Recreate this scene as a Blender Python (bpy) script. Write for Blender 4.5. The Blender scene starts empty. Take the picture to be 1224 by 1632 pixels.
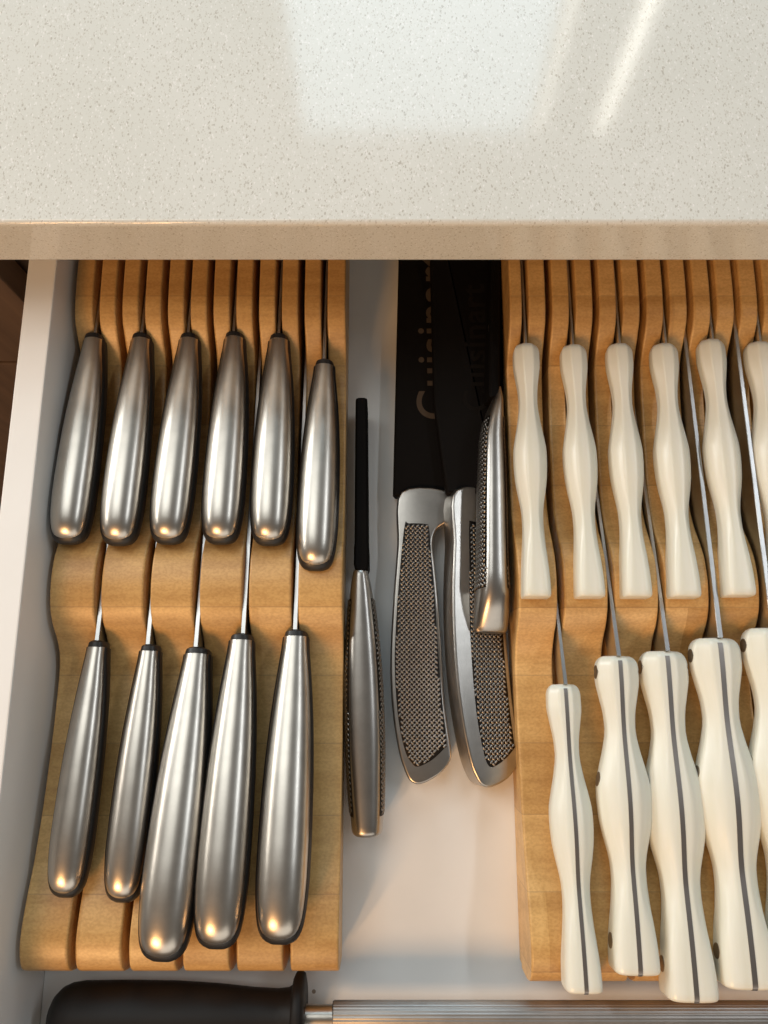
import bpy, bmesh, math, random
from mathutils import Vector, Matrix, Euler
R = math.radians
random.seed(7)
scene = bpy.context.scene
COL = scene.collection

# ------------------------------------------------------------------ camera
# metres; z = 0 is the inside bottom of the drawer, +y points under the counter
cam_d = bpy.data.cameras.new('camera')
cam = bpy.data.objects.new('camera', cam_d)
COL.objects.link(cam)
cam.location = (0, 0, 0.42)
cam.rotation_euler = (R(12.5), 0, 0)
cam_d.sensor_fit = 'VERTICAL'
cam_d.sensor_height = 36
cam_d.lens = 25.98
cam_d.clip_start = 0.01
cam_d.clip_end = 60
scene.camera = cam

# ------------------------------------------------------------------ light
world = bpy.data.worlds.new('World')
scene.world = world
world.use_nodes = True
bg = world.node_tree.nodes['Background']
bg.inputs[0].default_value = (1.0, 0.92, 0.82, 1)
bg.inputs[1].default_value = 0.108

def area(name, loc, aim, sx, sy, power, color, along=(0, 0, 1)):
    """rectangular lamp facing `aim`; its long side sy runs along `along`"""
    l = bpy.data.lights.new(name, 'AREA')
    l.shape = 'RECTANGLE'; l.size = sx; l.size_y = sy
    l.energy = power; l.color = color
    o = bpy.data.objects.new(name, l)
    COL.objects.link(o)
    z = (Vector(loc) - Vector(aim)).normalized()
    y = Vector(along); y = (y - z * y.dot(z)).normalized()
    x = y.cross(z)
    m = Matrix((x, y, z)).transposed().to_4x4()
    m.translation = Vector(loc)
    o.matrix_world = m
    return o

# pair of warm lamps behind and left of the person looking into the drawer
area('lamp_warm', (-1.00, -1.34, 1.28), (0, 0.0, 0.05), 0.13, 0.66, 10.5, (1.0, 0.54, 0.22))
area('lamp_warm_twin', (-0.72, -1.47, 1.28), (0, 0.0, 0.05), 0.13, 0.66, 10.5, (1.0, 0.54, 0.22))
# added soft fill for room bounce behind the person, lifts the counter's front edge
area('room_fill_behind', (0.5, -2.6, 1.25), (0, 0.2, 0.05), 2.8, 1.8, 17, (1.0, 0.93, 0.82))
# kitchen window over the counter, and the two slim panes beside it
area('window_light', (0.070, 1.20, 0.67), (0.070, 0.0, 0.67), 0.50, 1.20, 7.4, (0.66, 0.87, 1.0))
area('window_light_slim', (0.345, 1.20, 0.67), (0.345, 0.0, 0.67), 0.020, 1.20, 0.36, (1.0, 0.96, 0.84))
area('window_light_edge', (0.487, 1.20, 0.67), (0.487, 0.0, 0.67), 0.026, 1.20, 1.0, (1.0, 0.97, 0.86))
# added soft fill at the left, long lights to either side, and added overhead fill
area('left_fill', (-1.55, 1.10, 0.80), (0, 0.0, 0.05), 0.80, 1.1, 19, (0.93, 0.99, 0.99))
area('side_light_left', (-1.90, 0.55, 1.00), (0, 0.1, 0.05), 0.16, 1.1, 8, (1.0, 0.96, 0.88), (0, 1, 0))
area('side_light_right', (1.25, 0.55, 1.60), (0, 0.1, 0.05), 0.07, 1.1, 5.5, (0.90, 0.96, 1.0), (0, 1, 0))
area('overhead_fill', (-0.80, 0.80, 2.20), (0, 0.1, 0.05), 1.2, 1.0, 10, (0.97, 1.0, 0.97), (0, 1, 0))

vs = scene.view_settings
vs.view_transform = 'Standard'
vs.look = 'None'
vs.exposure = 0.0
vs.gamma = 1.0
vs.use_curve_mapping = False

# ------------------------------------------------------------------ materials
def new_mat(name):
    m = bpy.data.materials.new(name)
    m.use_nodes = True
    nt = m.node_tree
    return m, nt, nt.nodes['Principled BSDF']

def N(nt, typ, **kw):
    n = nt.nodes.new(typ)
    for k, v in kw.items():
        setattr(n, k, v)
    return n

def ramp(nt, stops):
    r = nt.nodes.new('ShaderNodeValToRGB')
    e = r.color_ramp.elements
    e[0].position, e[0].color = stops[0][0], stops[0][1]
    e[1].position, e[1].color = stops[-1][0], stops[-1][1]
    for p, c in stops[1:-1]:
        x = e.new(p); x.color = c
    return r

def c4(r, g, b): return (r, g, b, 1)

def mapped(nt, coord, scale):
    mp = N(nt, 'ShaderNodeMapping')
    mp.inputs['Scale'].default_value = scale
    if coord == 'world':
        g = N(nt, 'ShaderNodeNewGeometry'); nt.links.new(g.outputs['Position'], mp.inputs[0])
    else:
        t = N(nt, 'ShaderNodeTexCoord'); nt.links.new(t.outputs['Object'], mp.inputs[0])
    return mp

def noise(nt, vec, scale, detail=3, rough=0.55):
    n = N(nt, 'ShaderNodeTexNoise')
    n.inputs['Scale'].default_value = scale
    n.inputs['Detail'].default_value = detail
    n.inputs['Roughness'].default_value = rough
    if vec is not None: nt.links.new(vec.outputs[0], n.inputs['Vector'])
    return n

def bump(nt, bsdf, height_out, strength, dist):
    b = N(nt, 'ShaderNodeBump')
    b.inputs['Strength'].default_value = strength
    b.inputs['Distance'].default_value = dist
    nt.links.new(height_out, b.inputs['Height'])
    nt.links.new(b.outputs[0], bsdf.inputs['Normal'])
    return b

def mix(nt, fac, a, b, mode='MIX'):
    m = N(nt, 'ShaderNodeMix', data_type='RGBA', blend_type=mode)
    for sock, v in ((m.inputs['Factor'], fac), (m.inputs[6], a), (m.inputs[7], b)):
        if hasattr(v, 'is_output'): nt.links.new(v, sock)
        else: sock.default_value = v
    return m.outputs[2]

def mat_quartz():
    m, nt, b = new_mat('speckled_quartz')
    co = mapped(nt, 'world', (1, 1, 1))
    st = mapped(nt, 'world', (1.0, 0.55, 1.0))
    st.inputs['Rotation'].default_value = (0, 0, R(-28))
    wob = noise(nt, co, 1500, 2)
    addv = N(nt, 'ShaderNodeVectorMath', operation='MULTIPLY_ADD')
    nt.links.new(wob.outputs['Color'], addv.inputs[0])
    addv.inputs[1].default_value = (0.0011, 0.0011, 0.0011)
    nt.links.new(st.outputs[0], addv.inputs[2])
    def flecks(scale, keep, size):
        v = N(nt, 'ShaderNodeTexVoronoi')
        v.inputs['Scale'].default_value = scale
        nt.links.new(addv.outputs[0], v.inputs['Vector'])
        sep = N(nt, 'ShaderNodeSeparateColor')
        nt.links.new(v.outputs['Color'], sep.inputs[0])
        a = N(nt, 'ShaderNodeMath', operation='LESS_THAN'); a.inputs[1].default_value = keep
        nt.links.new(sep.outputs[0], a.inputs[0])
        s = N(nt, 'ShaderNodeMath', operation='MULTIPLY'); s.inputs[1].default_value = size
        nt.links.new(sep.outputs[1], s.inputs[0])
        d = N(nt, 'ShaderNodeMath', operation='LESS_THAN')
        nt.links.new(v.outputs['Distance'], d.inputs[0]); nt.links.new(s.outputs[0], d.inputs[1])
        mu = N(nt, 'ShaderNodeMath', operation='MULTIPLY')
        nt.links.new(a.outputs[0], mu.inputs[0]); nt.links.new(d.outputs[0], mu.inputs[1])
        return mu.outputs[0], sep.outputs[2]
    f1, h1 = flecks(1500, 0.45, 0.60)
    f2, h2 = flecks(1250, 0.10, 0.62)
    f3, h3 = flecks(1200, 0.3, 0.6)
    cloud = noise(nt, co, 14, 3)
    basec = ramp(nt, [(0.3, c4(.69, .695, .65)), (0.7, c4(.73, .735, .695))])
    nt.links.new(cloud.outputs[0], basec.inputs[0])
    dark = ramp(nt, [(0.0, c4(.53, .515, .46)), (1.0, c4(.64, .625, .57))])
    nt.links.new(h1, dark.inputs[0])
    x = mix(nt, f3, basec.outputs[0], c4(.81, .805, .78))
    x = mix(nt, f1, x, dark.outputs[0])
    x = mix(nt, f2, x, c4(.50, .48, .43))
    nt.links.new(x, b.inputs['Base Color'])
    b.inputs['Roughness'].default_value = 0.09
    orange = noise(nt, co, 350, 2)
    bump(nt, b, orange.outputs[0], 0.04, 0.0004)
    return m

def mat_wood():
    m, nt, b = new_mat('pale_maple')
    co = mapped(nt, 'world', (1, 1, 1))
    sep = N(nt, 'ShaderNodeSeparateXYZ'); nt.links.new(co.outputs[0], sep.inputs[0])
    # glued staves run left to right, about 34 mm each, butted at random places
    st = N(nt, 'ShaderNodeMath', operation='MULTIPLY'); st.inputs[1].default_value = 1 / 0.034
    nt.links.new(sep.outputs[1], st.inputs[0])
    fl = N(nt, 'ShaderNodeMath', operation='FLOOR'); nt.links.new(st.outputs[0], fl.inputs[0])
    wn = N(nt, 'ShaderNodeTexWhiteNoise', noise_dimensions='1D'); nt.links.new(fl.outputs[0], wn.inputs['W'])
    xx = N(nt, 'ShaderNodeMath', operation='MULTIPLY_ADD'); xx.inputs[1].default_value = 1 / 0.11
    nt.links.new(sep.outputs[0], xx.inputs[0]); nt.links.new(wn.outputs[0], xx.inputs[2])
    xf = N(nt, 'ShaderNodeMath', operation='FLOOR'); nt.links.new(xx.outputs[0], xf.inputs[0])
    cmb = N(nt, 'ShaderNodeCombineXYZ'); nt.links.new(xf.outputs[0], cmb.inputs[0]); nt.links.new(fl.outputs[0], cmb.inputs[1])
    w2 = N(nt, 'ShaderNodeTexWhiteNoise', noise_dimensions='2D'); nt.links.new(cmb.outputs[0], w2.inputs['Vector'])
    tone = ramp(nt, [(0.0, c4(.57, .34, .125)), (0.5, c4(.665, .42, .165)), (1.0, c4(.75, .495, .215))])
    nt.links.new(w2.outputs[0], tone.inputs[0])
    # grain
    g1m = mapped(nt, 'world', (18, 140, 140))
    g1 = noise(nt, g1m, 1.0, 5, 0.6)
    gr = ramp(nt, [(0.35, c4(.82, .75, .66)), (0.62, c4(1.06, 1.05, 1.03))])
    nt.links.new(g1.outputs[0], gr.inputs[0])
    x = mix(nt, 0.8, tone.outputs[0], gr.outputs[0], 'MULTIPLY')
    # ray flecks
    g2m = mapped(nt, 'world', (640, 900, 900))
    g2 = noise(nt, g2m, 1.0, 2, 0.5)
    fr = ramp(nt, [(0.38, c4(.86, .80, .74)), (0.60, c4(1.04, 1.04, 1.04))])
    nt.links.new(g2.outputs[0], fr.inputs[0])
    x = mix(nt, 0.7, x, fr.outputs[0], 'MULTIPLY')
    # thin glue lines between the staves
    fc = N(nt, 'ShaderNodeMath', operation='FRACT'); nt.links.new(st.outputs[0], fc.inputs[0])
    gl = N(nt, 'ShaderNodeMath', operation='LESS_THAN'); gl.inputs[1].default_value = 0.018
    nt.links.new(fc.outputs[0], gl.inputs[0])
    gh = N(nt, 'ShaderNodeMath', operation='MULTIPLY'); gh.inputs[1].default_value = 0.45
    nt.links.new(gl.outputs[0], gh.inputs[0])
    x = mix(nt, gh.outputs[0], x, c4(.36, .21, .09))
    # large soft blotches
    g3 = noise(nt, co, 26, 3)
    br = ramp(nt, [(0.3, c4(.90, .88, .86)), (0.7, c4(1.05, 1.05, 1.05))])
    nt.links.new(g3.outputs[0], br.inputs[0])
    x = mix(nt, 0.7, x, br.outputs[0], 'MULTIPLY')
    nt.links.new(x, b.inputs['Base Color'])
    b.inputs['Roughness'].default_value = 0.36
    bump(nt, b, g2.outputs[0], 0.12, 0.0003)
    return m

def mat_steel(name, col=(.63, .59, .535), rough=0.315, obj_scale=(60, 900, 60)):
    m, nt, b = new_mat(name)
    co = mapped(nt, 'object', obj_scale)
    n1 = noise(nt, co, 1.0, 4, 0.6)
    co2 = mapped(nt, 'object', (1, 1, 1))
    n2 = noise(nt, co2, 90, 3, 0.6)
    add = N(nt, 'ShaderNodeMath', operation='ADD')
    nt.links.new(n1.outputs[0], add.inputs[0]); nt.links.new(n2.outputs[0], add.inputs[1])
    mr = N(nt, 'ShaderNodeMapRange')
    mr.inputs['From Min'].default_value = 0.7; mr.inputs['From Max'].default_value = 1.3
    mr.inputs['To Min'].default_value = rough - 0.011; mr.inputs['To Max'].default_value = rough + 0.013
    nt.links.new(add.outputs[0], mr.inputs['Value'])
    nt.links.new(mr.outputs[0], b.inputs['Roughness'])
    b.inputs['Base Color'].default_value = (*col, 1)
    b.inputs['Metallic'].default_value = 1.0
    # smudges dull the metal here and there
    n3 = noise(nt, co2, 55, 4, 0.65)
    rc = ramp(nt, [(0.35, c4(*[c * .86 for c in col])), (0.6, c4(*col))])
    nt.links.new(n3.outputs[0], rc.inputs[0])
    nt.links.new(rc.outputs[0], b.inputs['Base Color'])
    return m

def mat_plain(name, col, rough, var=0.06, scale=60, bump_s=0.03, bump_d=0.0004, bscale=500, metallic=0.0, spec=0.5):
    m, nt, b = new_mat(name)
    co = mapped(nt, 'object', (1, 1, 1))
    n1 = noise(nt, co, scale, 4)
    lo = c4(*[c * (1 - var) for c in col]); hi = c4(*[min(1, c * (1 + var)) for c in col])
    r = ramp(nt, [(0.3, lo), (0.7, hi)])
    nt.links.new(n1.outputs[0], r.inputs[0])
    nt.links.new(r.outputs[0], b.inputs['Base Color'])
    b.inputs['Roughness'].default_value = rough
    b.inputs['Metallic'].default_value = metallic
    b.inputs['Specular IOR Level'].default_value = spec
    n2 = noise(nt, co, bscale, 2)
    bump(nt, b, n2.outputs[0], bump_s, bump_d)
    return m

def mat_ivory():
    m, nt, b = new_mat('ivory_plastic')
    co = mapped(nt, 'object', (160, 14, 160))
    n1 = noise(nt, co, 1.0, 4, 0.6)
    r = ramp(nt, [(0.3, c4(.765, .765, .66)), (0.7, c4(.83, .83, .75))])
    nt.links.new(n1.outputs[0], r.inputs[0])
    nt.links.new(r.outputs[0], b.inputs['Base Color'])
    b.inputs['Roughness'].default_value = 0.28
    b.inputs['Subsurface Weight'].default_value = 0.12
    b.inputs['Subsurface Radius'].default_value = (0.006, 0.005, 0.0035)
    b.inputs['Subsurface Scale'].default_value = 0.5
    co2 = mapped(nt, 'object', (1, 1, 1))
    n2 = noise(nt, co2, 160, 3)
    bump(nt, b, n2.outputs[0], 0.06, 0.0005)
    return m

def mat_cabinet():
    m, nt, b = new_mat('dark_walnut')
    co = mapped(nt, 'object', (90, 90, 5))
    n1 = noise(nt, co, 1.0, 5, 0.6)
    r = ramp(nt, [(0.3, c4(.085, .052, .035)), (0.7, c4(.14, .088, .058))])
    nt.links.new(n1.outputs[0], r.inputs[0])
    nt.links.new(r.outputs[0], b.inputs['Base Color'])
    b.inputs['Roughness'].default_value = 0.45
    bump(nt, b, n1.outputs[0], 0.1, 0.0004)
    return m

def mat_melamine():
    m, nt, b = new_mat('white_melamine')
    co = mapped(nt, 'world', (1, 1, 1))
    n1 = noise(nt, co, 22, 4)
    r = ramp(nt, [(0.3, c4(.84, .845, .835)), (0.7, c4(.88, .885, .875))])
    nt.links.new(n1.outputs[0], r.inputs[0])
    v = N(nt, 'ShaderNodeTexVoronoi'); v.inputs['Scale'].default_value = 55
    nt.links.new(co.outputs[0], v.inputs['Vector'])
    lt = N(nt, 'ShaderNodeMath', operation='LESS_THAN'); lt.inputs[1].default_value = 0.055
    nt.links.new(v.outputs['Distance'], lt.inputs[0])
    sp = N(nt, 'ShaderNodeSeparateColor'); nt.links.new(v.outputs['Color'], sp.inputs[0])
    l2 = N(nt, 'ShaderNodeMath', operation='LESS_THAN'); l2.inputs[1].default_value = 0.2
    nt.links.new(sp.outputs[0], l2.inputs[0])
    mu = N(nt, 'ShaderNodeMath', operation='MULTIPLY')
    nt.links.new(lt.outputs[0], mu.inputs[0]); nt.links.new(l2.outputs[0], mu.inputs[1])
    x = mix(nt, mu.outputs[0], r.outputs[0], c4(.36, .30, .24))
    nt.links.new(x, b.inputs['Base Color'])
    b.inputs['Roughness'].default_value = 0.38
    n2 = noise(nt, co, 900, 2)
    bump(nt, b, n2.outputs[0], 0.05, 0.0003)
    return m

M = dict(
    quartz=mat_quartz(), wood=mat_wood(), melamine=mat_melamine(), cabinet=mat_cabinet(), ivory=mat_ivory(),
    steel=mat_steel('brushed_steel'),
    steel_dark=mat_steel('satin_steel', (.50, .475, .445), 0.31),
    blade=mat_steel('blade_steel', (.60, .60, .60), 0.30, (300, 40, 300)),
    bead=mat_steel('weave_steel', (.31, .29, .27), 0.30),
    rod=mat_steel('rod_steel', (.46, .45, .44), 0.48, (8, 1500, 1500)),
    tang=mat_plain('tang_metal', (.33, .30, .28), 0.42, metallic=1.0),
    rivet=mat_plain('rivet_metal', (.36, .31, .245), 0.5, metallic=1.0),
    grip=mat_plain('black_grip', (.013, .012, .012), 0.42),
    sheath=mat_plain('black_sheath', (.0055, .005, .005), 0.6, spec=0.06),
    rubber=mat_plain('dark_brown_handle', (.011, .0095, .0088), 0.5, spec=0.3),
    weave_bed=mat_plain('weave_bed', (.035, .031, .028), 0.45, metallic=1.0),
    print=mat_plain('tan_print', (.065, .05, .038), 0.65, spec=0.08),  # tan ink darkened, the shade on the sheath is in its colour
    print_shaded=mat_plain('shaded_print', (.0085, .0075, .007), 0.65, spec=0.06),  # darker copy of the lettering ink, shade put into the colour
    tile=mat_plain('brown_tile', (.16, .12, .09), 0.5, 0.2, 3),
)

# ------------------------------------------------------------------ helpers
def link(name, mesh, mat, parent=None, smooth=True, autosmooth=None):
    o = bpy.data.objects.new(name, mesh)
    COL.objects.link(o)
    if mat is not None and not mesh.materials:
        mesh.materials.append(mat)
    if smooth:
        for p in mesh.polygons: p.use_smooth = True
    if autosmooth is not None:
        mesh.set_sharp_from_angle(angle=R(autosmooth))
    if mesh.name.startswith('box'):      # the six broad faces stay truly flat
        for p in sorted(mesh.polygons, key=lambda q: -q.area)[:6]: p.use_smooth = False
    if parent is not None: o.parent = parent
    return o

def empty(name, loc=(0, 0, 0), rot=(0, 0, 0)):
    o = bpy.data.objects.new(name, None)
    o.empty_display_size = 0.02
    COL.objects.link(o)
    o.location = loc; o.rotation_euler = rot
    return o

def tag(o, label, cat, group=None):
    o['label'] = label; o['category'] = cat
    if group: o['group'] = group
    return o

def mesh_from(verts, faces, name='mesh'):
    me = bpy.data.meshes.new(name)
    me.from_pydata([tuple(v) for v in verts], [], faces)
    me.validate()
    bm = bmesh.new(); bm.from_mesh(me)
    bmesh.ops.recalc_face_normals(bm, faces=bm.faces)
    bm.to_mesh(me); bm.free()
    return me

def box_bm(bm, x0, x1, y0, y1, z0, z1):
    g = bmesh.ops.create_cube(bm, size=1)
    for v in g['verts']:
        v.co = Vector((x0 + (v.co.x + .5) * (x1 - x0), y0 + (v.co.y + .5) * (y1 - y0), z0 + (v.co.z + .5) * (z1 - z0)))
    return g

def box_mesh(x0, x1, y0, y1, z0, z1, bevel=0.0, seg=2):
    bm = bmesh.new()
    box_bm(bm, x0, x1, y0, y1, z0, z1)
    if bevel:
        bmesh.ops.bevel(bm, geom=bm.edges[:], offset=bevel, segments=seg, affect='EDGES', profile=0.5)
    me = bpy.data.meshes.new('box'); bm.to_mesh(me); bm.free()
    return me

def loft(rings, cap0=True, cap1=True, closed=True):
    n = len(rings[0]); V = []; F = []
    for r in rings: V += [tuple(p) for p in r]
    for i in range(len(rings) - 1):
        for j in range(n if closed else n - 1):
            k = (j + 1) % n
            F.append((i * n + j, i * n + k, (i + 1) * n + k, (i + 1) * n + j))
    if cap0: F.append(tuple(range(n - 1, -1, -1)))
    if cap1: F.append(tuple((len(rings) - 1) * n + j for j in range(n)))
    return V, F

def interp(tab, t):
    """monotone-ish cubic through (t, value) pairs"""
    if t <= tab[0][0]: return tab[0][1]
    if t >= tab[-1][0]: return tab[-1][1]
    for i in range(len(tab) - 1):
        if t <= tab[i + 1][0]: break
    def slope(k):
        if k == 0 or k == len(tab) - 1:
            a, b = (0, 1) if k == 0 else (-2, -1)
            return (tab[b][1] - tab[a][1]) / (tab[b][0] - tab[a][0])
        d0 = (tab[k][1] - tab[k - 1][1]) / (tab[k][0] - tab[k - 1][0])
        d1 = (tab[k + 1][1] - tab[k][1]) / (tab[k + 1][0] - tab[k][0])
        if d0 * d1 <= 0: return 0
        return 2 * d0 * d1 / (d0 + d1)
    x0, y0 = tab[i]; x1, y1 = tab[i + 1]
    h = x1 - x0; u = (t - x0) / h
    m0, m1 = slope(i) * h, slope(i + 1) * h
    return (2*u**3 - 3*u**2 + 1) * y0 + (u**3 - 2*u**2 + u) * m0 + (-2*u**3 + 3*u**2) * y1 + (u**3 - u**2) * m1

def sup(a, n):
    c, s = math.cos(a), math.sin(a)
    return (math.copysign(abs(c) ** (2 / n), c), math.copysign(abs(s) ** (2 / n), s))

def rot_between(collar, butt):
    d = Vector(collar) - Vector(butt)
    L = d.length
    return L, (math.asin(d.z / L), 0.0, math.atan2(-d.x, d.y))

# ------------------------------------------------------------------ counter, drawer, cabinet
o = link('countertop', box_mesh(-1.3, 1.3, 0.1985, 0.86, 0.0925, 0.1238, 0.0022, 3), M['quartz'], None, True, 40)
tag(o, 'white speckled stone countertop with a glossy top above the open drawer', 'countertop')

fl = link('floor', box_mesh(-3, 3, -3, 3, -0.90, -0.85), M['tile'], None, False)
fl['kind'] = 'structure'

cab = empty('cabinet', (0, 0.222, -0.75))
tag(cab, 'dark brown wooden cabinet under the counter, left of the open drawer', 'cabinet')
def cpart(name, x0, x1, y0, y1, z0, z1, bv=0.0015):
    return link(name, box_mesh(x0, x1, y0 - 0.222, y1 - 0.222, z0 + 0.75, z1 + 0.75, bv, 2), M['cabinet'], cab, True, 40)
cpart('drawer_front', -0.80, -0.2195, 0.222, 0.242, -0.079, 0.086)
cpart('door', -0.80, -0.2195, 0.222, 0.242, -0.72, -0.0835)
cpart('door', -0.2165, 0.318, 0.222, 0.242, -0.72, -0.030)
cpart('side_panel', -0.230, -0.214, 0.245, 0.84, -0.75, 0.0920, 0.0005)
cpart('side_panel', 0.318, 0.334, 0.245, 0.84, -0.75, 0.0920, 0.0005)
cpart('back_panel', -0.80, 0.80, 0.842, 0.852, -0.75, 0.0920, 0.0005)

dr = empty('drawer', (0.05, 0.2, 0))
tag(dr, 'open white kitchen drawer holding the knife blocks', 'drawer')
def dpart(name, x0, x1, y0, y1, z0, z1, bv, mat='melamine'):
    return link(name, box_mesh(x0 - .05, x1 - .05, y0 - .2, y1 - .2, z0, z1, bv, 2), M[mat], dr, True, 40)
WL = -0.1738     # inside of the left wall
dpart('drawer_bottom', WL + 0.0002, 0.2898, -0.2348, 0.6498, -0.012, 0.0, 0.0003)
dpart('side_wall', WL - 0.0152, WL, -0.235, 0.65, -0.014, 0.0655, 0.0008)
dpart('side_wall', 0.290, 0.3045, -0.235, 0.65, -0.014, 0.0655, 0.0008)
dpart('back_wall', WL, 0.290, 0.650, 0.664, -0.014, 0.0655, 0.0008)
dpart('front_panel', -0.215, 0.317, -0.257, -0.2352, -0.03, 0.074, 0.0015, 'cabinet')

# ------------------------------------------------------------------ knife blocks
PROFILE = [(-0.1345, 0.026), (-0.1335, 0.031), (-0.131, 0.0355), (-0.126, 0.0385), (-0.118, 0.0400), (-0.105, 0.0380),
           (-0.085, 0.0325), (-0.055, 0.0275), (-0.02, 0.0245), (0.000, 0.0240), (0.010, 0.0255), (0.019, 0.031), (0.027, 0.0385), (0.036, 0.0430),
           (0.048, 0.0445), (0.058, 0.0435), (0.068, 0.0395), (0.078, 0.034), (0.090, 0.0305), (0.115, 0.029), (0.150, 0.029), (0.166, 0.0305),
           (0.175, 0.034), (0.184, 0.041), (0.192, 0.0462), (0.200, 0.0480), (0.215, 0.0488), (0.240, 0.049), (0.300, 0.049)]
YF, YB = -0.1345, 0.268
SLIT_END = 0.095
def profile(y, dz, yf):
    z = interp(PROFILE, y * (YF / yf) if y < 0 else y)
    return z - dz * min(1, max(0, (0.16 - y) / 0.06))

def stations(y0, y1, n):
    return [y0 + (y1 - y0) * i / n for i in range(n + 1)]

def strip_loft(x0, x1, ys, base, bv, cap0, cap1, dz, yf):
    rings = []
    for y in ys:
        z = profile(y, dz, yf)
        rings.append([(x0, y, base), (x0, y, z - bv * 1.5), (x0, y, z - bv), (x0 + bv * .3, y, z - bv * .3), (x0 + bv, y, z), (x0 + bv * 1.5, y, z), (x1 - bv * 1.5, y, z), (x1 - bv, y, z), (x1 - bv * .3, y, z - bv * .3), (x1, y, z - bv), (x1, y, z - bv * 1.5), (x1, y, base)])
    return loft(rings, cap0, cap1)

def slat_mesh(wl, wr, slot, dz, yf):
    """one wooden finger between two full-length slots, split at the back by a short slot; x = 0 at the short slot"""
    base = 0.0085; bv = 0.0009
    ysf = [yf, yf + .0004, yf + .001, yf + .002, yf + .0035] + stations(yf + .006, SLIT_END, 60)
    ysb = stations(SLIT_END, YB, 40)
    V, F = strip_loft(-wl, wr, ysf, base, bv, True, True, dz, yf)
    for (a, b) in ((-wl, -slot / 2), (slot / 2, wr)):
        v, f = strip_loft(a, b, ysb, base, bv, False, True, dz, yf)
        n = len(V)
        V += v; F += [tuple(i + n for i in q) for q in f]
    return mesh_from(V, F, 'slat')

def knife_block(x_first, pitch, label, dz, yf, slot=0.0036, edge=0.0118, edge_left=None):
    x_last = x_first + 10 * pitch
    cx = (x_first + x_last) / 2
    root = empty('knife_block', (cx, 0, 0))
    tag(root, label, 'knife block', 'wooden knife blocks in the drawer')
    edge_left = edge_left or edge
    x0, x1 = x_first - edge_left, x_last + edge
    link('base', box_mesh(x0 - cx + .0004, x1 - cx - .0004, yf + .0008, YB - .0005, 0.0003, 0.0088, 0.0004, 1), M['wood'], root, True, 40)
    inner = slat_mesh(pitch - slot / 2, pitch - slot / 2, slot, dz, yf)
    first = slat_mesh(edge_left, pitch - slot / 2, slot, dz, yf)
    last = slat_mesh(pitch - slot / 2, edge, slot, dz, yf)
    for k in range(6):
        me = first if k == 0 else last if k == 5 else inner
        s = link('slat', me, M['wood'], root, True, 50)
        s.location = (x_first + 2 * k * pitch - cx, 0, 0)
    return root
LX, LP = -0.1585, 0.01255
RX, RP = 0.0778, 0.01297
knife_block(LX, LP, 'pale wooden knife block with steel-handled knives, beside the left drawer wall', 0.0, -0.1375)
knife_block(RX, RP, 'pale wooden knife block with ivory-handled knives, at the right of the drawer', 0.003, -0.1430, edge_left=0.0086)

# ------------------------------------------------------------------ knives: steel cap handles
def blade_mesh(L, h, th, drop=0.0015, tip=0.3):
    rings = []
    for i in range(13):
        t = i / 12
        y = t * L
        hh = h * (1 if t < 1 - tip else max(0.06, 1 - ((t - (1 - tip)) / tip) ** 1.6))
        w = th / 2 * (1 - 0.35 * t)
        zt = -drop
        zb = -drop - hh
        if i == 0: zb = -drop - h * 0.9
        rings.append([(-w, y, zt - .0003), (-w * .8, y, zt), (w * .8, y, zt), (w, y, zt - .0003), (w * .25, y, zb), (-w * .25, y, zb)])
    V, F = loft(rings)
    return mesh_from(V, F, 'blade')

W_STEEL = [(0, .50), (.04, .53), (.15, .68), (.3, .84), (.5, .96), (.7, 1.0), (.82, .985), (.90, .92), (.95, .82), (.98, .66), (.993, .47), (1.0, .25)]
ZT_STEEL = [(0, 0), (.2, .001), (.5, .0022), (.75, .0018), (.88, .0003), (.94, -.0015), (.975, -.0042), (.993, -.0072), (1.0, -.010)]
ZB_STEEL = [(0, -.0155), (.1, -.0175), (.3, -.0185), (.6, -.0195), (.85, -.0215), (.95, -.021), (.985, -.0185), (1.0, -.014)]
TS = [0, .02, .05, .1, .16, .22, .3, .38, .46, .54, .62, .7, .76, .82, .87, .905, .93, .95, .965, .977, .986, .993, .998, 1.0]

def steel_handle(L, W, H):
    """returns (shell mesh, grip mesh); local -y runs to the butt, z = 0 is the top at the collar"""
    shell, grip = [], []
    for t in TS:
        hw = interp(W_STEEL, t) * W / 2
        zt = interp(ZT_STEEL, t) * H; zb = interp(ZB_STEEL, t) * H
        zm = zt - min(hw * .80, (zt - zb) * .55)     # seam height
        y = -t * L
        ring = []
        n = 22
        ring.append((hw * .78, y, zm + .0004))
        for j in range(n + 1):
            a = math.pi * j / n
            cx, cz = sup(a, 2.1)
            ring.append((hw * cx, y, zm + (zt - zm) * cz))
        ring.append((-hw * .78, y, zm + .0004))
        shell.append(ring)
        # grip: closed body, a hair wider than the cap below the seam
        g = []
        hw2 = hw + .0009
        yg = y - (.0016 * min(1, max(0, (t - .9) / .1)))
        for j in range(9):
            a = math.pi * j / 8
            cx, cz = sup(a, 2.3)
            if cz < 0.2: g.append((hw2 * cx, yg, zm - .0002))
            else: g.append((hw2 * .9 * cx, yg, zm + (zt - zm) * .6 * cz))
        for j in range(1, 12):
            a = math.pi + math.pi * j / 12
            cx, cz = sup(a, 3.6)
            g.append((hw2 * cx, yg, zm + (zm - zb) * cz))
        grip.append(g)
    V, F = loft(shell, False, True, True)
    sm = mesh_from(V, F, 'shell')
    V, F = loft(grip, True, True, True)
    gm = mesh_from(V, F, 'grip')
    return sm, gm

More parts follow.
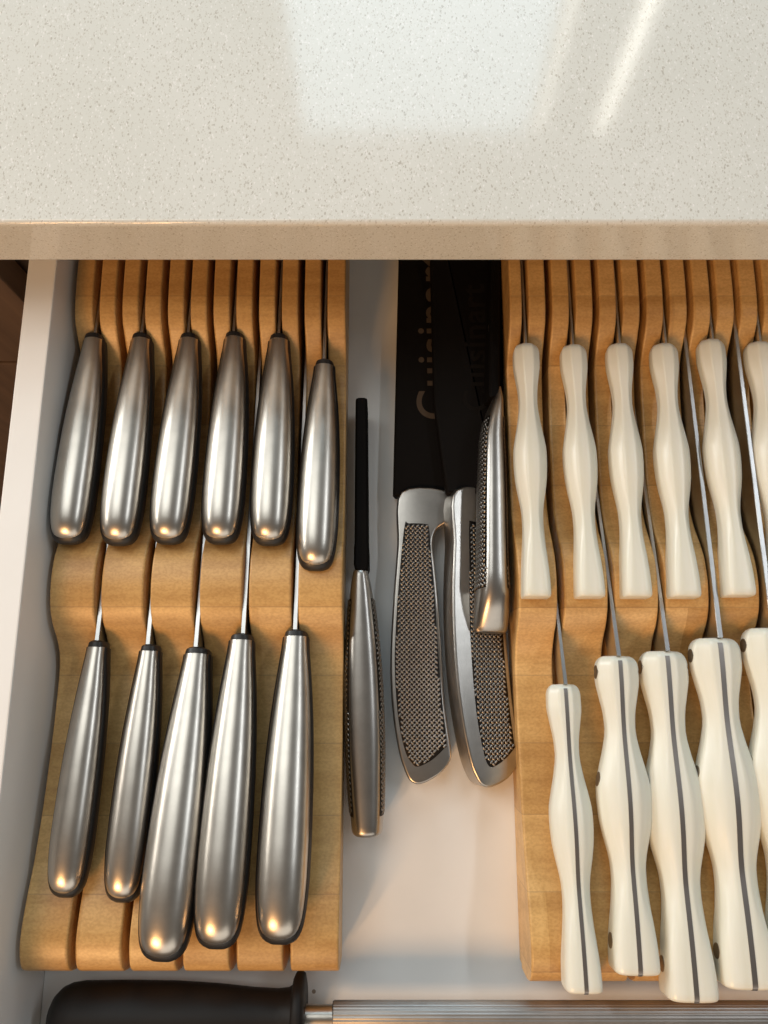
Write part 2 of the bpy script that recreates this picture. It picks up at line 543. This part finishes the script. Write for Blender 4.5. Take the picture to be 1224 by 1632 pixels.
def collar_mesh(W, H):
    rings = []
    for (y, k) in ((.0032, .36), (.0030, .44), (.0022, .50), (-.0002, .535)):
        r = []
        for j in range(20):
            a = 2 * math.pi * j / 20
            cx, cz = sup(a, 2.4)
            zt, zb = .0003 - (.0012 if y > .0025 else 0), -.0158 * H
            r.append((W / 2 * k * cx, y, (zt + zb) / 2 + (zt - zb) / 2 * cz))
        rings.append(r)
    V, F = loft(rings)
    return mesh_from(V, F, 'collar')

def seat_blade(bl, collar, rot, slot_x, dip=0.0, level=0.0):
    # the blade stays straight in its slot even where the handle leans a little
    bl.rotation_euler = (-dip - rot[0] * level, 0, -rot[2] * .9)
    bl.location = ((slot_x - collar[0]) * .6, 0, 0)

def steel_knife(name, label, group, collar, butt, W, H, bl, bh, bt, slot_x, dip=0.0, level=0.0, roll=0.0):
    L, rot = rot_between(collar, butt)
    root = empty(name, collar, (rot[0], R(roll), rot[2]))
    tag(root, label, 'knife', group)
    sm, gm = steel_handle(L, W, H)
    hd = link('handle', gm, M['grip'], root, True, 50)
    link('steel_cap', sm, M['steel'], hd, True, 60)
    link('collar', collar_mesh(W, H), M['grip'], root, True, 40)
    seat_blade(link('blade', blade_mesh(bl, bh, bt), M['blade'], root, True, 30), collar, rot, slot_x, dip, level)
    return root

# positions in metres (collar top, butt top)
STEEL_BACK = [((-0.1605, 0.1816, 0.0455), (-0.1617, 0.0683, 0.057), 0.0205, 0.8, 0.115, 0.018, -0.1585), ((-0.1344, 0.1816, 0.0455), (-0.136, 0.0676, 0.057), 0.0205, 0.8, 0.115, 0.018, -0.1334), ((-0.1076, 0.1816, 0.0455), (-0.1106, 0.0683, 0.057), 0.0205, 0.8, 0.115, 0.018, -0.1083), ((-0.0829, 0.1824, 0.0455), (-0.0837, 0.0683, 0.057), 0.0205, 0.8, 0.115, 0.018, -0.0832), ((-0.0581, 0.1812, 0.0455), (-0.0586, 0.0676, 0.057), 0.0205, 0.8, 0.115, 0.018, -0.0581), ((-0.0327, 0.1661, 0.0455), (-0.0348, 0.0547, 0.057), 0.02, 0.8, 0.115, 0.018, -0.033)]
LAB_SB = ['steel-handled steak knife nearest the left drawer wall, back row', 'second steel-handled steak knife from the left drawer wall, back row',
          'third steel-handled steak knife from the left drawer wall, back row', 'fourth steel-handled steak knife from the left drawer wall, back row',
          'fifth steel-handled steak knife from the left drawer wall, back row', 'steel-handled steak knife sitting lower than its row, beside the short black sheath']
for (c, b, W, H, bl, bh, sx), lab in zip(STEEL_BACK, LAB_SB):
    steel_knife('steak_knife', lab, 'steel-handled knives in the back row', c, b, W, H, bl, bh, 0.0016, sx, roll=random.uniform(-2.5, 2.5))
STEEL_FRONT = [((-0.1464, 0.0146, 0.041), (-0.1488, -0.0984, 0.0535), 0.0182, 0.78, 0.13, 0.017, -0.1459), ((-0.1196, 0.0127, 0.04), (-0.1224, -0.1008, 0.0525), 0.0186, 0.78, 0.14, 0.018, -0.1208), ((-0.0955, 0.0115, 0.041), (-0.0987, -0.1207, 0.066), 0.0245, 0.95, 0.2, 0.022, -0.0958), ((-0.0726, 0.0182, 0.043), (-0.0747, -0.1156, 0.0665), 0.0226, 0.95, 0.2, 0.022, -0.0707), ((-0.0454, 0.0202, 0.041), (-0.0464, -0.114, 0.0655), 0.0232, 0.95, 0.21, 0.022, -0.0455)]
LAB_SF = ['slim steel-handled knife at the left end of the front row, by the drawer wall', 'slim steel-handled knife second from the left wall in the front row, touching a wider one',
          'wide steel-handled knife reaching furthest forward over the block edge', 'wide steel-handled knife between two other wide ones in the front row',
          'wide steel-handled knife at the right end of the front row, standing clear']
for (c, b, W, H, bl, bh, sx), lab in zip(STEEL_FRONT, LAB_SF):
    steel_knife('kitchen_knife', lab, 'steel-handled knives in the front row', c, b, W, H, bl, bh, 0.0024, sx, R(5.0 if W < .02 else 5.5), 1.0, random.uniform(-2.5, 2.5))

# ------------------------------------------------------------------ knives: ivory handles
#            t, half width, top, bottom, exponent(top)
IV = [(0.000, .52, -.0035, .62, 3.0), (0.006, .64, -.0016, .70, 3.2), (0.016, .73, -.0005, .76, 3.4), (0.035, .80, 0, .80, 3.8), (0.08, .81, 0, .82, 3.6),
      (0.14, .70, -.0004, .80, 3.2), (0.20, .575, -.0010, .76, 2.4), (0.25, .545, -.0012, .74, 2.1), (0.31, .65, -.0006, .80, 2.2), (0.38, .85, .0006, .90, 2.1),
      (0.44, .99, .0014, .98, 2.1), (0.48, 1.0, .0016, 1.0, 2.1), (0.54, .955, .0011, .98, 2.05), (0.60, .83, -.0002, .93, 1.9), (0.65, .69, -.0013, .88, 1.75),
      (0.69, .615, -.0016, .86, 2.0), (0.73, .60, -.0012, .86, 2.8), (0.79, .64, -.0004, .89, 4.4), (0.86, .725, .0003, .94, 5.5), (0.93, .80, .0006, 1.0, 6.0), (0.975, .82, .0006, 1.0, 6.0),
      (0.990, .815, .0004, 1.0, 6.0), (0.997, .79, -.0002, .98, 5.5), (1.0, .745, -.0010, .95, 5.0)]
def iv(col, t): return interp([(r[0], r[col]) for r in IV], t)
IV_T = sorted(set([r[0] for r in IV] + [i / 40 for i in range(41)]))

FACET = [(0, 1.0), (.16, 1.0), (.26, 1.0), (.36, .75), (.5, .5), (.62, .7), (.70, .85), (.78, .55), (.86, .25), (1, .12)]
def ivory_section(t, W, H):
    hw = iv(1, t) * W / 2; zt = iv(2, t) * H / .022; zb = -iv(3, t) * H; n = iv(4, t)
    return hw, (zt + zb) / 2, (zt - zb) / 2, n, interp(FACET, t)

def ivory_polar(c, s, n, w):
    """rounded section blended with a chamfered eight-sided one"""
    rs = (abs(c) ** n + abs(s) ** n) ** (-1 / n)
    ro = 1 / max(abs(c), abs(s), (abs(c) + abs(s)) / 1.40)
    r = rs + (ro - rs) * w
    return c * r, s * r

def ivory_handle(L, W, H):
    rings = []
    K = 56
    for t in IV_T:
        hw, zc, hz, n, w = ivory_section(t, W, H)
        r = []
        for j in range(K):
            a = 2 * math.pi * (j + .5) / K
            cx, cz = ivory_polar(math.cos(a), math.sin(a), n, w)
            r.append((hw * cx, -t * L, zc + hz * cz))
        rings.append(r)
    V, F = loft(rings)
    return mesh_from(V, F, 'ivory')

def tang_mesh(L, H, th):
    V, F = [], []
    ts = [t for t in IV_T if t >= .008]
    rings = []
    for t in ts:
        zt = iv(2, t) * H / .022 + .00022
        y = -t * L
        rings.append([(-th / 2, y, zt - .004), (-th / 2, y, zt), (th / 2, y, zt), (th / 2, y, zt - .004)])
    yb = -L - .0003
    rings.append([(-th / 2, yb, -H * .8), (-th / 2, yb, -.0012), (th / 2, yb, -.0012), (th / 2, yb, -H * .8)])
    V, F = loft(rings)
    return mesh_from(V, F, 'tang')

def rivet_mesh(t, L, W, H, side, rad):
    """thin disc set flush into the flank"""
    def at(u, v):      # u along the handle, v up the flank (metres)
        hw, zc, hz, n, w = ivory_section(t + u / L, W, H)
        want = v          # height above the middle of the section
        lo, hi = -R(89), R(89)
        for _ in range(26):
            a = (lo + hi) / 2
            cx, cz = ivory_polar(math.cos(a), math.sin(a), n, w)
            if cz * hz < want: lo = a
            else: hi = a
        return Vector((hw * cx * side, -(t * L + u), zc + hz * cz))
    c = at(0, 0); n = (at(.001, 0) - c).cross(at(0, .001) - c).normalized()
    if n.x * side < 0: n = -n
    V = [tuple(c + n * .00022)]
    K = 16
    for k in (.6, 1.0):
        for j in range(K):
            an = 2 * math.pi * j / K
            V.append(tuple(at(rad * k * math.cos(an), rad * k * math.sin(an)) + n * .0002))
    for j in range(K):
        an = 2 * math.pi * j / K
        V.append(tuple(at(rad * math.cos(an), rad * math.sin(an)) - n * .0015))
    F = [(0, 1 + j, 1 + (j + 1) % K) for j in range(K)]
    for q in (0, 1):
        o = 1 + q * K
        F += [(o + j, o + K + j, o + K + (j + 1) % K, o + (j + 1) % K) for j in range(K)]
    return mesh_from(V, F, 'rivet')

def ivory_knife(name, label, group, collar, butt, W, H, bl, bh, bt, slot_x, tang=0.0, rivets=(), dip=0.0):
    L, rot = rot_between(collar, butt)
    root = empty(name, collar, rot)
    tag(root, label, 'knife', group)
    hd = link('handle', ivory_handle(L, W, H), M['ivory'], root, True, 55)
    seat_blade(link('blade', blade_mesh(bl, bh, bt, 0.0 if tang else .004, .35), M['blade'], root, True, 30), collar, rot, slot_x, dip)
    if tang:
        link('tang', tang_mesh(L, H, tang), M['tang'], hd, True, 40)
        for t in rivets:
            for s in (-1, 1):
                link('rivet', rivet_mesh(t, L, W, H, s, .0034), M['rivet'], hd, True, 40)
    return root
IV_BACK = [((0.0781, 0.1778, 0.048), (0.0771, 0.0387, 0.052), 0.0172, 0.0165, 0.0778), ((0.104, 0.1771, 0.048), (0.1042, 0.0387, 0.052), 0.0172, 0.0165, 0.1037), ((0.1292, 0.1778, 0.048), (0.1277, 0.0387, 0.052), 0.0172, 0.0165, 0.1297), ((0.1538, 0.1778, 0.048), (0.152, 0.0387, 0.052), 0.0178, 0.0165, 0.1556), ((0.1799, 0.1804, 0.048), (0.1795, 0.0394, 0.052), 0.0178, 0.0165, 0.1816), ((0.2061, 0.1789, 0.048), (0.2043, 0.0403, 0.052), 0.0178, 0.0165, 0.2075)]
LAB_IB = ['ivory-handled table knife at the left end of its row, beside the black sheaths', 'second ivory-handled table knife from the black sheaths, back row',
          'third ivory-handled table knife from the black sheaths, back row', 'fourth ivory-handled table knife from the black sheaths, back row',
          'ivory-handled table knife, last one fully in view in the back row', 'ivory-handled table knife cut off by the right edge, back row']
for (c, b, W, H, sx), lab in zip(IV_BACK, LAB_IB):
    ivory_knife('table_knife', lab, 'ivory-handled knives in the back row', c, b, W, H, .10, .017, .0014, sx)
IV_FRONT = [((0.0903, -0.0039, 0.042), (0.0903, -0.1388, 0.052), 0.0205, 0.0165, 0.11, 0.016, 0.002, 0.0018, (), 0.0908, 12), ((0.1172, 0.0098, 0.046), (0.1152, -0.1319, 0.051), 0.0255, 0.019, 0.16, 0.019, 0.0022, 0.002, (0.055, 0.415, 0.915), 0.1167, 11), ((0.1416, 0.0123, 0.044), (0.1399, -0.1431, 0.05), 0.0285, 0.019, 0.15, 0.019, 0.0023, 0.0022, (0.05, 0.42, 0.915), 0.1426, 7), ((0.1677, 0.0187, 0.046), (0.1661, -0.1377, 0.051), 0.03, 0.02, 0.22, 0.021, 0.0026, 0.0024, (0.055, 0.415, 0.915), 0.1686, 1.0), ((0.1947, 0.0236, 0.047), (0.1908, -0.1327, 0.051), 0.03, 0.02, 0.24, 0.021, 0.0026, 0.0024, (0.055, 0.415, 0.915), 0.1945, 0.3)]
LAB_IF = ['slim ivory-handled knife with no rivets showing, at the left of the front row', 'ivory-handled knife with dark rivets, just right of the slim one in the front row',
          'wide ivory-handled knife reaching furthest forward over the drawer', 'wide ivory-handled knife with dark rivets and a long bright blade, front row',
          'ivory-handled knife cut off by the right edge, front row']
for i, ((c, b, W, H, bl, bh, bt, tg, rv, sx, dip), lab) in enumerate(zip(IV_FRONT, LAB_IF)):
    ivory_knife('kitchen_knife', lab, 'ivory-handled knives in the front row', c, b, W, H, bl, bh, bt, sx, tg, rv, R(dip))

# ------------------------------------------------------------------ woven-texture handles, sheaths
def bead_verts(V, F, pos, nrm, tan, a, b, h):
    bit = nrm.cross(tan)
    n0 = len(V); K = 8
    for (k, hh) in ((1.0, 0.0), (.70, .72)):
        for j in range(K):
            an = 2 * math.pi * j / K
            V.append(tuple(pos + tan * (a * k * math.cos(an)) + bit * (b * k * math.sin(an)) + nrm * (h * hh)))
    V.append(tuple(pos + nrm * h))
    for j in range(K):
        k = (j + 1) % K
        F.append((n0 + j, n0 + k, n0 + K + k, n0 + K + j))
        F.append((n0 + K + j, n0 + K + k, n0 + 2 * K))

def inside(poly, x, y):
    c = False; j = len(poly) - 1
    for i in range(len(poly)):
        if (poly[i][1] > y) != (poly[j][1] > y) and x < (poly[j][0] - poly[i][0]) * (y - poly[i][1]) / (poly[j][1] - poly[i][1]) + poly[i][0]:
            c = not c
        j = i
    return c

def smooth_poly(pts, sub=6):
    """closed Catmull-Rom through the points"""
    out = []; n = len(pts)
    for i in range(n):
        p0, p1, p2, p3 = (Vector(pts[(i + k - 1) % n]) for k in range(4))
        for s in range(sub):
            t = s / sub
            out.append(0.5 * ((2 * p1) + (p2 - p0) * t + (2 * p0 - 5 * p1 + 4 * p2 - p3) * t * t + (3 * p1 - p0 - 3 * p2 + p3) * t ** 3))
    return [(p.x, p.y) for p in out]

def area2(p): return sum(p[i - 1][0] * p[i][1] - p[i][0] * p[i - 1][1] for i in range(len(p)))

def inset(poly, d):
    if area2(poly) < 0: poly = poly[::-1]
    out = []; n = len(poly)
    for i in range(n):
        a, b = Vector(poly[i - 1]), Vector(poly[(i + 1) % n])
        t = (b - a).normalized()
        out.append((poly[i][0] - t.y * d, poly[i][1] + t.x * d))
    return out

def pillow(poly, z0, z1, r, steps=5):
    """outline extruded from z0 to z1 with rounded rims of radius r"""
    if area2(poly) < 0: poly = poly[::-1]
    rings = []
    for k in range(steps + 1):
        a = math.pi / 2 * k / steps
        rings.append([(x, y, z0 + r * (1 - math.sin(a))) for (x, y) in inset(poly, r * (1 - math.cos(a)))][:])
    rings = [[(x, y, z0 + r * (1 - math.cos(math.pi / 2 * k / steps))) for (x, y) in inset(poly, r * (1 - math.sin(math.pi / 2 * k / steps)))] for k in range(steps + 1)]
    rings += [[(x, y, z1 - r * (1 - math.sin(math.pi / 2 * k / steps))) for (x, y) in inset(poly, r * (1 - math.cos(math.pi / 2 * k / steps)))] for k in range(steps + 1)]
    V, F = loft(rings)
    return mesh_from(V, F, 'pillow')

def lattice(x0, x1, y0, y1, d=0.00185):
    """basket weave: centres on a 45 degree grid, strands alternating between the two diagonals"""
    q = d / math.sqrt(2)
    n = int(((x1 - x0) + (y1 - y0)) / q) + 4
    for i in range(-n, n):
        for j in range(-n, n):
            x = x0 + (i + j) * q; y = y0 + (i - j) * q
            if x0 <= x <= x1 and y0 <= y <= y1:
                yield x, y, R(45) if (i + j) % 2 == 0 else R(-45)

def weave_panel(poly, z, parent):
    bed = link('grip_panel', pillow(poly, z - .0012, z + .00012, .0003, 2), M['weave_bed'], parent, True, 40)
    V, F = [], []
    xs = [p[0] for p in poly]; ys = [p[1] for p in poly]
    inn = inset(poly, .0008)
    for x, y, ang in lattice(min(xs), max(xs), min(ys), max(ys)):
        if inside(inn, x, y):
            t = Vector((math.sin(ang), math.cos(ang), 0))
            bead_verts(V, F, Vector((x, y, z + .00008)), Vector((0, 0, 1)), t, .00122, .00060, .00042)
    w = link('weave', mesh_from(V, F, 'weave'), M['bead'], bed, True)
    w['kind'] = 'stuff'
    return bed

def flat_knife(name, label, outline, panel, z0, z1, loc, roll, blade_box):
    root = empty(name, loc, (0, roll, 0))
    tag(root, label, 'knife', 'knives lying loose between the blocks')
    L = lambda pts: [(x - loc[0], y - loc[1]) for x, y in pts]
    hd = link('handle', pillow(smooth_poly(L(outline), 5), z0 - loc[2], z1 - loc[2], .0015, 5), M['steel_dark'], root, True, 70)
    weave_panel(inset(smooth_poly(L(panel), 5), 0.0), z1 - loc[2] + .0001, hd)
    x0, x1, y0, y1 = blade_box
    zm = (z0 + z1) / 2 - loc[2]
    link('blade', box_mesh(x0 - loc[0], x1 - loc[0], y0 - loc[1], y1 - loc[1], zm - .0009, zm + .0009, .0003, 1), M['blade'], root, True, 40)
    return root

A_OUT = [(0.0097, 0.1017), (0.0074, 0.0712), (0.0052, 0.0431), (0.0034, 0.009), (0.0044, -0.0173), (0.0076, -0.0382), (0.0109, -0.0486), (0.0141, -0.0539), (0.0197, -0.0549), (0.029, -0.0502), (0.0344, -0.0439), (0.0352, -0.0372), (0.0323, -0.0141), (0.0311, 0.0124), (0.0298, 0.0396), (0.028, 0.0606), (0.0271, 0.0719), (0.0294, 0.0798), (0.034, 0.0834), (0.0369, 0.087), (0.0372, 0.1017)]
A_PAN = [(0.0116, 0.0826), (0.009, 0.06), (0.0068, 0.0324), (0.0057, 0.0056), (0.0073, -0.0204), (0.0108, -0.0378), (0.0144, -0.0444), (0.0177, -0.0463), (0.0249, -0.0431), (0.0316, -0.0372), (0.0329, -0.034), (0.031, -0.0139), (0.0294, 0.0123), (0.0281, 0.0392), (0.0264, 0.0635), (0.0252, 0.0805), (0.0228, 0.083), (0.014, 0.0833)]
B_OUT = [(0.0368, 0.1007), (0.0345, 0.0705), (0.0329, 0.0392), (0.0337, 0.0056), (0.0365, -0.0204), (0.0407, -0.041), (0.0444, -0.0506), (0.0482, -0.0552), (0.054, -0.0559), (0.0633, -0.0518), (0.0694, -0.0447), (0.0707, -0.0375), (0.0675, -0.0172), (0.0654, 0.0089), (0.0642, 0.0324), (0.0638, 0.06), (0.0635, 0.0712), (0.0658, 0.079), (0.0695, 0.0826), (0.071, 0.0862), (0.0708, 0.1007)]
B_PAN = [(0.0437, 0.0817), (0.0432, 0.0593), (0.0426, 0.032), (0.0433, 0.0056), (0.0453, -0.0201), (0.0484, -0.0374), (0.0505, -0.0442), (0.0537, -0.0461), (0.0603, -0.043), (0.0666, -0.0374), (0.0668, -0.0343), (0.0646, -0.0138), (0.0628, 0.0121), (0.062, 0.0388), (0.0608, 0.0628), (0.0603, 0.0796), (0.0586, 0.082), (0.0458, 0.0824)]
flat_knife('chef_knife', 'steel knife with woven-texture handle lying flat, left of its twin', A_OUT, A_PAN, .0012, .0150, (0.0203, 0.0196, .0012), 0.0, (0.0119, 0.036, 0.0972, 0.26))
flat_knife('chef_knife', 'steel knife with woven-texture handle lying flat, partly under the small knife', B_OUT, B_PAN, .0060, .0195, (0.0523, 0.0191, .0120), R(20), (0.0392, 0.0599, 0.0963, 0.26))

def sheath_text(parent, body, size, loc, rz, ink='print'):
    cu = bpy.data.curves.new('lettering', 'FONT')
    cu.body = body; cu.size = size; cu.extrude = 0.00008; cu.offset = 0.0003
    cu.space_character = 1.08
    tmp = bpy.data.objects.new('lettering_curve', cu)
    COL.objects.link(tmp)
    dg = bpy.context.evaluated_depsgraph_get()
    me = bpy.data.meshes.new_from_object(tmp.evaluated_get(dg))
    bpy.data.objects.remove(tmp)
    o = link('lettering', me, M[ink], parent, False)
    o.location = loc; o.rotation_euler = (0, 0, rz)
    return o

def flat_sheath(label, poly, z0, z1, roll=0.0, rim=.0016):
    cx = sum(p[0] for p in poly) / len(poly); cy = sum(p[1] for p in poly) / len(poly)
    root = empty('blade_sheath', (cx, cy, z0), (0, roll, 0))
    tag(root, label, 'knife sheath', 'black blade sheaths')
    dense = []
    n = len(poly)
    P = [(x - cx, y - cy) for x, y in poly]
    for i in range(n):          # corners stay crisp, with a short chamfer
        a, b, c = Vector(P[i - 1]), Vector(P[i]), Vector(P[(i + 1) % n])
        dense += [tuple(b + (a - b).normalized() * .0015), tuple(b + (c - b).normalized() * .0015)]
    link('cover', pillow(dense, 0, z1 - z0, rim, 3), M['sheath'], root, True, 50)
    return root, cx, cy

sa, cx, cy = flat_sheath('flat black sheath with tan lettering, on the left knife blade', [(0.005, 0.0997), (0.0483, 0.0961), (0.0536, 0.2455), (0.0561, 0.2975), (0.0098, 0.2975), (0.0088, 0.2455)], .0040, .0128)
sheath_text(sa, 'Cuisinart', .0270, (0.0379 - cx, 0.1447 - cy, .0089), R(90))
sb, cx, cy = flat_sheath('wide flat black sheath overlapping the lettered sheath beside it', [(0.0346, 0.0986), (0.0656, 0.0957), (0.0692, 0.1687), (0.0724, 0.2408), (0.0746, 0.2919), (0.0285, 0.2919), (0.0278, 0.2408), (0.0284, 0.1533)], .0134, .0205, R(0), .0022)
sheath_text(sb, 'Cuisinart', .0200, (0.0594 - cx, 0.1469 - cy, .0072), R(90), 'print_shaded')

# knives standing on edge, steel spine up, woven sides
def edge_handle(L, hw_tab, zt_tab, zb_tab, n, ts, bend):
    rings = []
    for t in ts:
        hw = interp(hw_tab, t); zt = interp(zt_tab, t); zb = interp(zb_tab, t)
        r = []
        for j in range(36):
            cx, cz = sup(2 * math.pi * j / 36, n)
            r.append((hw * cx + interp(bend, t), -t * L, (zt + zb) / 2 + (zt - zb) / 2 * cz))
        rings.append(r)
    V, F = loft(rings)
    return mesh_from(V, F, 'edge_handle')

def edge_side(parent, L, hw_tab, zt_tab, zb_tab, n, side, t0, t1, amax, bend):
    """woven patch on one flank, following the handle surface"""
    def surf(t, a):
        hw = interp(hw_tab, t); zt = interp(zt_tab, t); zb = interp(zb_tab, t)
        cx, cz = sup(a, n)
        return Vector((side * hw * cx + interp(bend, t), -t * L, (zt + zb) / 2 + (zt - zb) / 2 * cz))
    def frame(t, a):
        p = surf(t, a); e = 1e-3
        du = (surf(t + e, a) - p); dv = (surf(t, a + e) - p)
        nn = du.cross(dv).normalized()
        if nn.x * side < 0: nn = -nn
        return p, nn, -du.normalized()
    aa = R(amax)
    V = []; nu, nv = 24, 8
    for i in range(nu + 1):
        for j in range(nv + 1):
            t = t0 + (t1 - t0) * i / nu; a = -aa + 2 * aa * j / nv
            p, nn, tg = frame(t, a)
            V.append(tuple(p + nn * .00025))
    F = [(i * (nv + 1) + j, i * (nv + 1) + j + 1, (i + 1) * (nv + 1) + j + 1, (i + 1) * (nv + 1) + j) for i in range(nu) for j in range(nv)]
    me = bpy.data.meshes.new('side'); me.from_pydata(V, [], F)
    bed = link('grip_panel', me, M['weave_bed'], parent, True)
    V, F = [], []
    hmax = max((interp(zt_tab, k / 20) - interp(zb_tab, k / 20)) / 2 for k in range(21))
    for s0, zz, ang in lattice(t0 * L + .001, t1 * L - .001, -hmax, hmax):
        t = s0 / L
        hh = (interp(zt_tab, t) - interp(zb_tab, t)) / 2
        s = zz / hh
        if abs(s) >= .95: continue
        a = math.asin(abs(s) ** (n / 2)) * (1 if s > 0 else -1)
        if abs(a) >= aa - .03: continue
        p, nn, tg = frame(t, a)
        bt = nn.cross(tg)
        tv = (tg * math.cos(ang) + bt * math.sin(ang)).normalized()
        bead_verts(V, F, p + nn * .00028, nn, tv, .00122, .00060, .00036)
    w = link('weave', mesh_from(V, F, 'weave'), M['bead'], bed, True)
    w['kind'] = 'stuff'

TD = [0, .004, .012, .03, .06, .1, .16, .22, .3, .38, .46, .54, .62, .7, .78, .86, .92, .96, .98, .99, .996, 1.0]
def edge_knife(label, collar, butt, roll, hw, zt, zb, n, t0, t1, blade, amax=50, bend=((0, 0), (1, 0))):
    L, rot = rot_between(collar, butt)
    root = empty('paring_knife', collar, (rot[0], roll, rot[2]))
    tag(root, label, 'knife', 'knives lying loose between the blocks')
    hd = link('handle', edge_handle(L, hw, zt, zb, n, TD, bend), M['steel_dark'], root, True, 70)
    for s in (-1, 1): edge_side(hd, L, hw, zt, zb, n, s, t0, t1, amax, bend)
    bl, bh = blade
    link('blade', blade_mesh(bl, bh, .0016, .0075), M['blade'], root, True, 30)
    return root

D_HW = [(0, .0030), (.004, .0036), (.03, .0046), (.1, .0062), (.25, .0083), (.45, .0098), (.62, .0101), (.8, .0094), (.95, .0083), (.985, .0079), (.996, .0073), (1, .0066)]
D_ZT = [(0, -.0015), (.012, 0), (.3, .0004), (.6, .0006), (.9, 0), (.985, -.0004), (1, -.0018)]
D_ZB = [(0, -.014), (.05, -.017), (.2, -.021), (.5, -.022), (.8, -.024), (.97, -.025), (1, -.023)]
edge_knife('steel paring knife standing on edge beside the left block, in a short black sheath', (-0.0127, 0.0561, 0.03), (-0.0084, -0.0782, 0.0295), 0.0, D_HW, D_ZT, D_ZB, 2.7, .12, .93, (.078, .016), 44)
C_HW = [(0, .0010), (.012, .0014), (.03, .0021), (.08, .0036), (.15, .0052), (.3, .0064), (.5, .0070), (.7, .0073), (.85, .0082), (.94, .0090), (.985, .0088), (1, .0078)]
C_ZT = [(0, -.004), (.03, -.0025), (.1, 0), (.4, .0014), (.7, .0004), (.82, -.0004), (.865, -.0012), (.885, -.0024), (.95, -.0085), (.985, -.0120), (1, -.0140)]
C_ZB = [(0, -.009), (.05, -.013), (.15, -.018), (.4, -.020), (.75, -.022), (.90, -.026), (.98, -.0265), (1, -.025)]
C_BEND = [(0, .0042), (.05, .0034), (.12, .0016), (.25, 0), (.75, -.0006), (1, 0)]
edge_knife('small steel knife with woven sides lying on top of the flat knives', (0.0611, 0.1584, 0.036), (0.0581, 0.023, 0.042), R(7), C_HW, C_ZT, C_ZB, 2.7, .14, .84, (.040, .009), 50, C_BEND)

def edge_sheath(label, a, b, w, h, flare=0.0, roll=0.0):
    """slim cover seen from its edge; a = open end, b = tip end (top centre points)"""
    L, rot = rot_between(b, a)
    root = empty('blade_sheath', a, (rot[0], roll, rot[2]))
    tag(root, label, 'knife sheath', 'black blade sheaths')
    rings = []
    for y, k in ((0, .80), (.0008, .92), (.0030, 1.0 + flare), (.012, 1.0 + flare * .6), (.016, .97), (L * .5, .93), (L - .002, .86), (L - .0006, .82), (L, .74)):
        ww = w / 2 * k; hh = h * (k * .5 + .5)
        rings.append([(-ww, y, -hh), (-ww, y, -.0012), (-ww + .0012, y, 0), (ww - .0012, y, 0), (ww, y, -.0012), (ww, y, -hh)])
    V, F = loft(rings)
    link('cover', mesh_from(V, F, 'cover'), M['sheath'], root, True, 35)
edge_sheath('short slim black sheath on the paring knife beside the left block', (-0.012, 0.055, 0.03), (-0.0127, 0.1527, 0.028), .0078, .021, .06)
edge_sheath('slim black sheath on the small knife, against the right block', (0.0616, 0.1513, 0.0335), (0.069, 0.2751, 0.026), .0062, .018, .0, R(8))

# ------------------------------------------------------------------ honing steel along the drawer front
HS = (-0.1621, -0.1615)
hs = empty('honing_steel', (HS[0], HS[1], 0.0))
tag(hs, 'honing steel with a black handle lying along the front of the drawer', 'honing steel')
def turned(name, prof, mat, zsq=1.0, seg=28, parent=hs, zc=.0165, ridged=False):
    """prof: (x, radius); turned about the x axis"""
    def rad(r, j): return r * (1 + (.016 * (1 if j % 4 < 2 else -1) if ridged else 0))
    rings = [[(x, rad(r, j) * math.cos(2 * math.pi * j / seg), zc + zsq * rad(r, j) * math.sin(2 * math.pi * j / seg)) for j in range(seg)] for x, r in prof]
    V, F = loft(rings)
    return link(name, mesh_from(V, F, name), M[mat], parent, True, 60)
hp = [(0.0, .003), (.0006, .0065), (.002, .0095), (.005, .0125), (.009, .0142), (.015, .0150), (.035, .0152), (.060, .0149), (.080, .0138), (.098, .0122), (.110, .0116), (.1155, .0122), (.1185, .0140)]
turned('handle', hp, 'rubber')
turned('guard', [(.1170, .011), (.1178, .0165), (.1190, .0190), (.1215, .0197), (.1232, .0186), (.1240, .0150), (.1241, .004)], 'rubber', .82)
turned('ferrule', [(.1235, .0052), (.1375, .0052)], 'steel')
turned('rod', [(.1368, .0048), (.1372, .0064), (.1380, .0068), (.20, .0068), (.385, .0066), (.3875, .0055), (.388, .002)], 'rod', .8, seg=112, ridged=True)
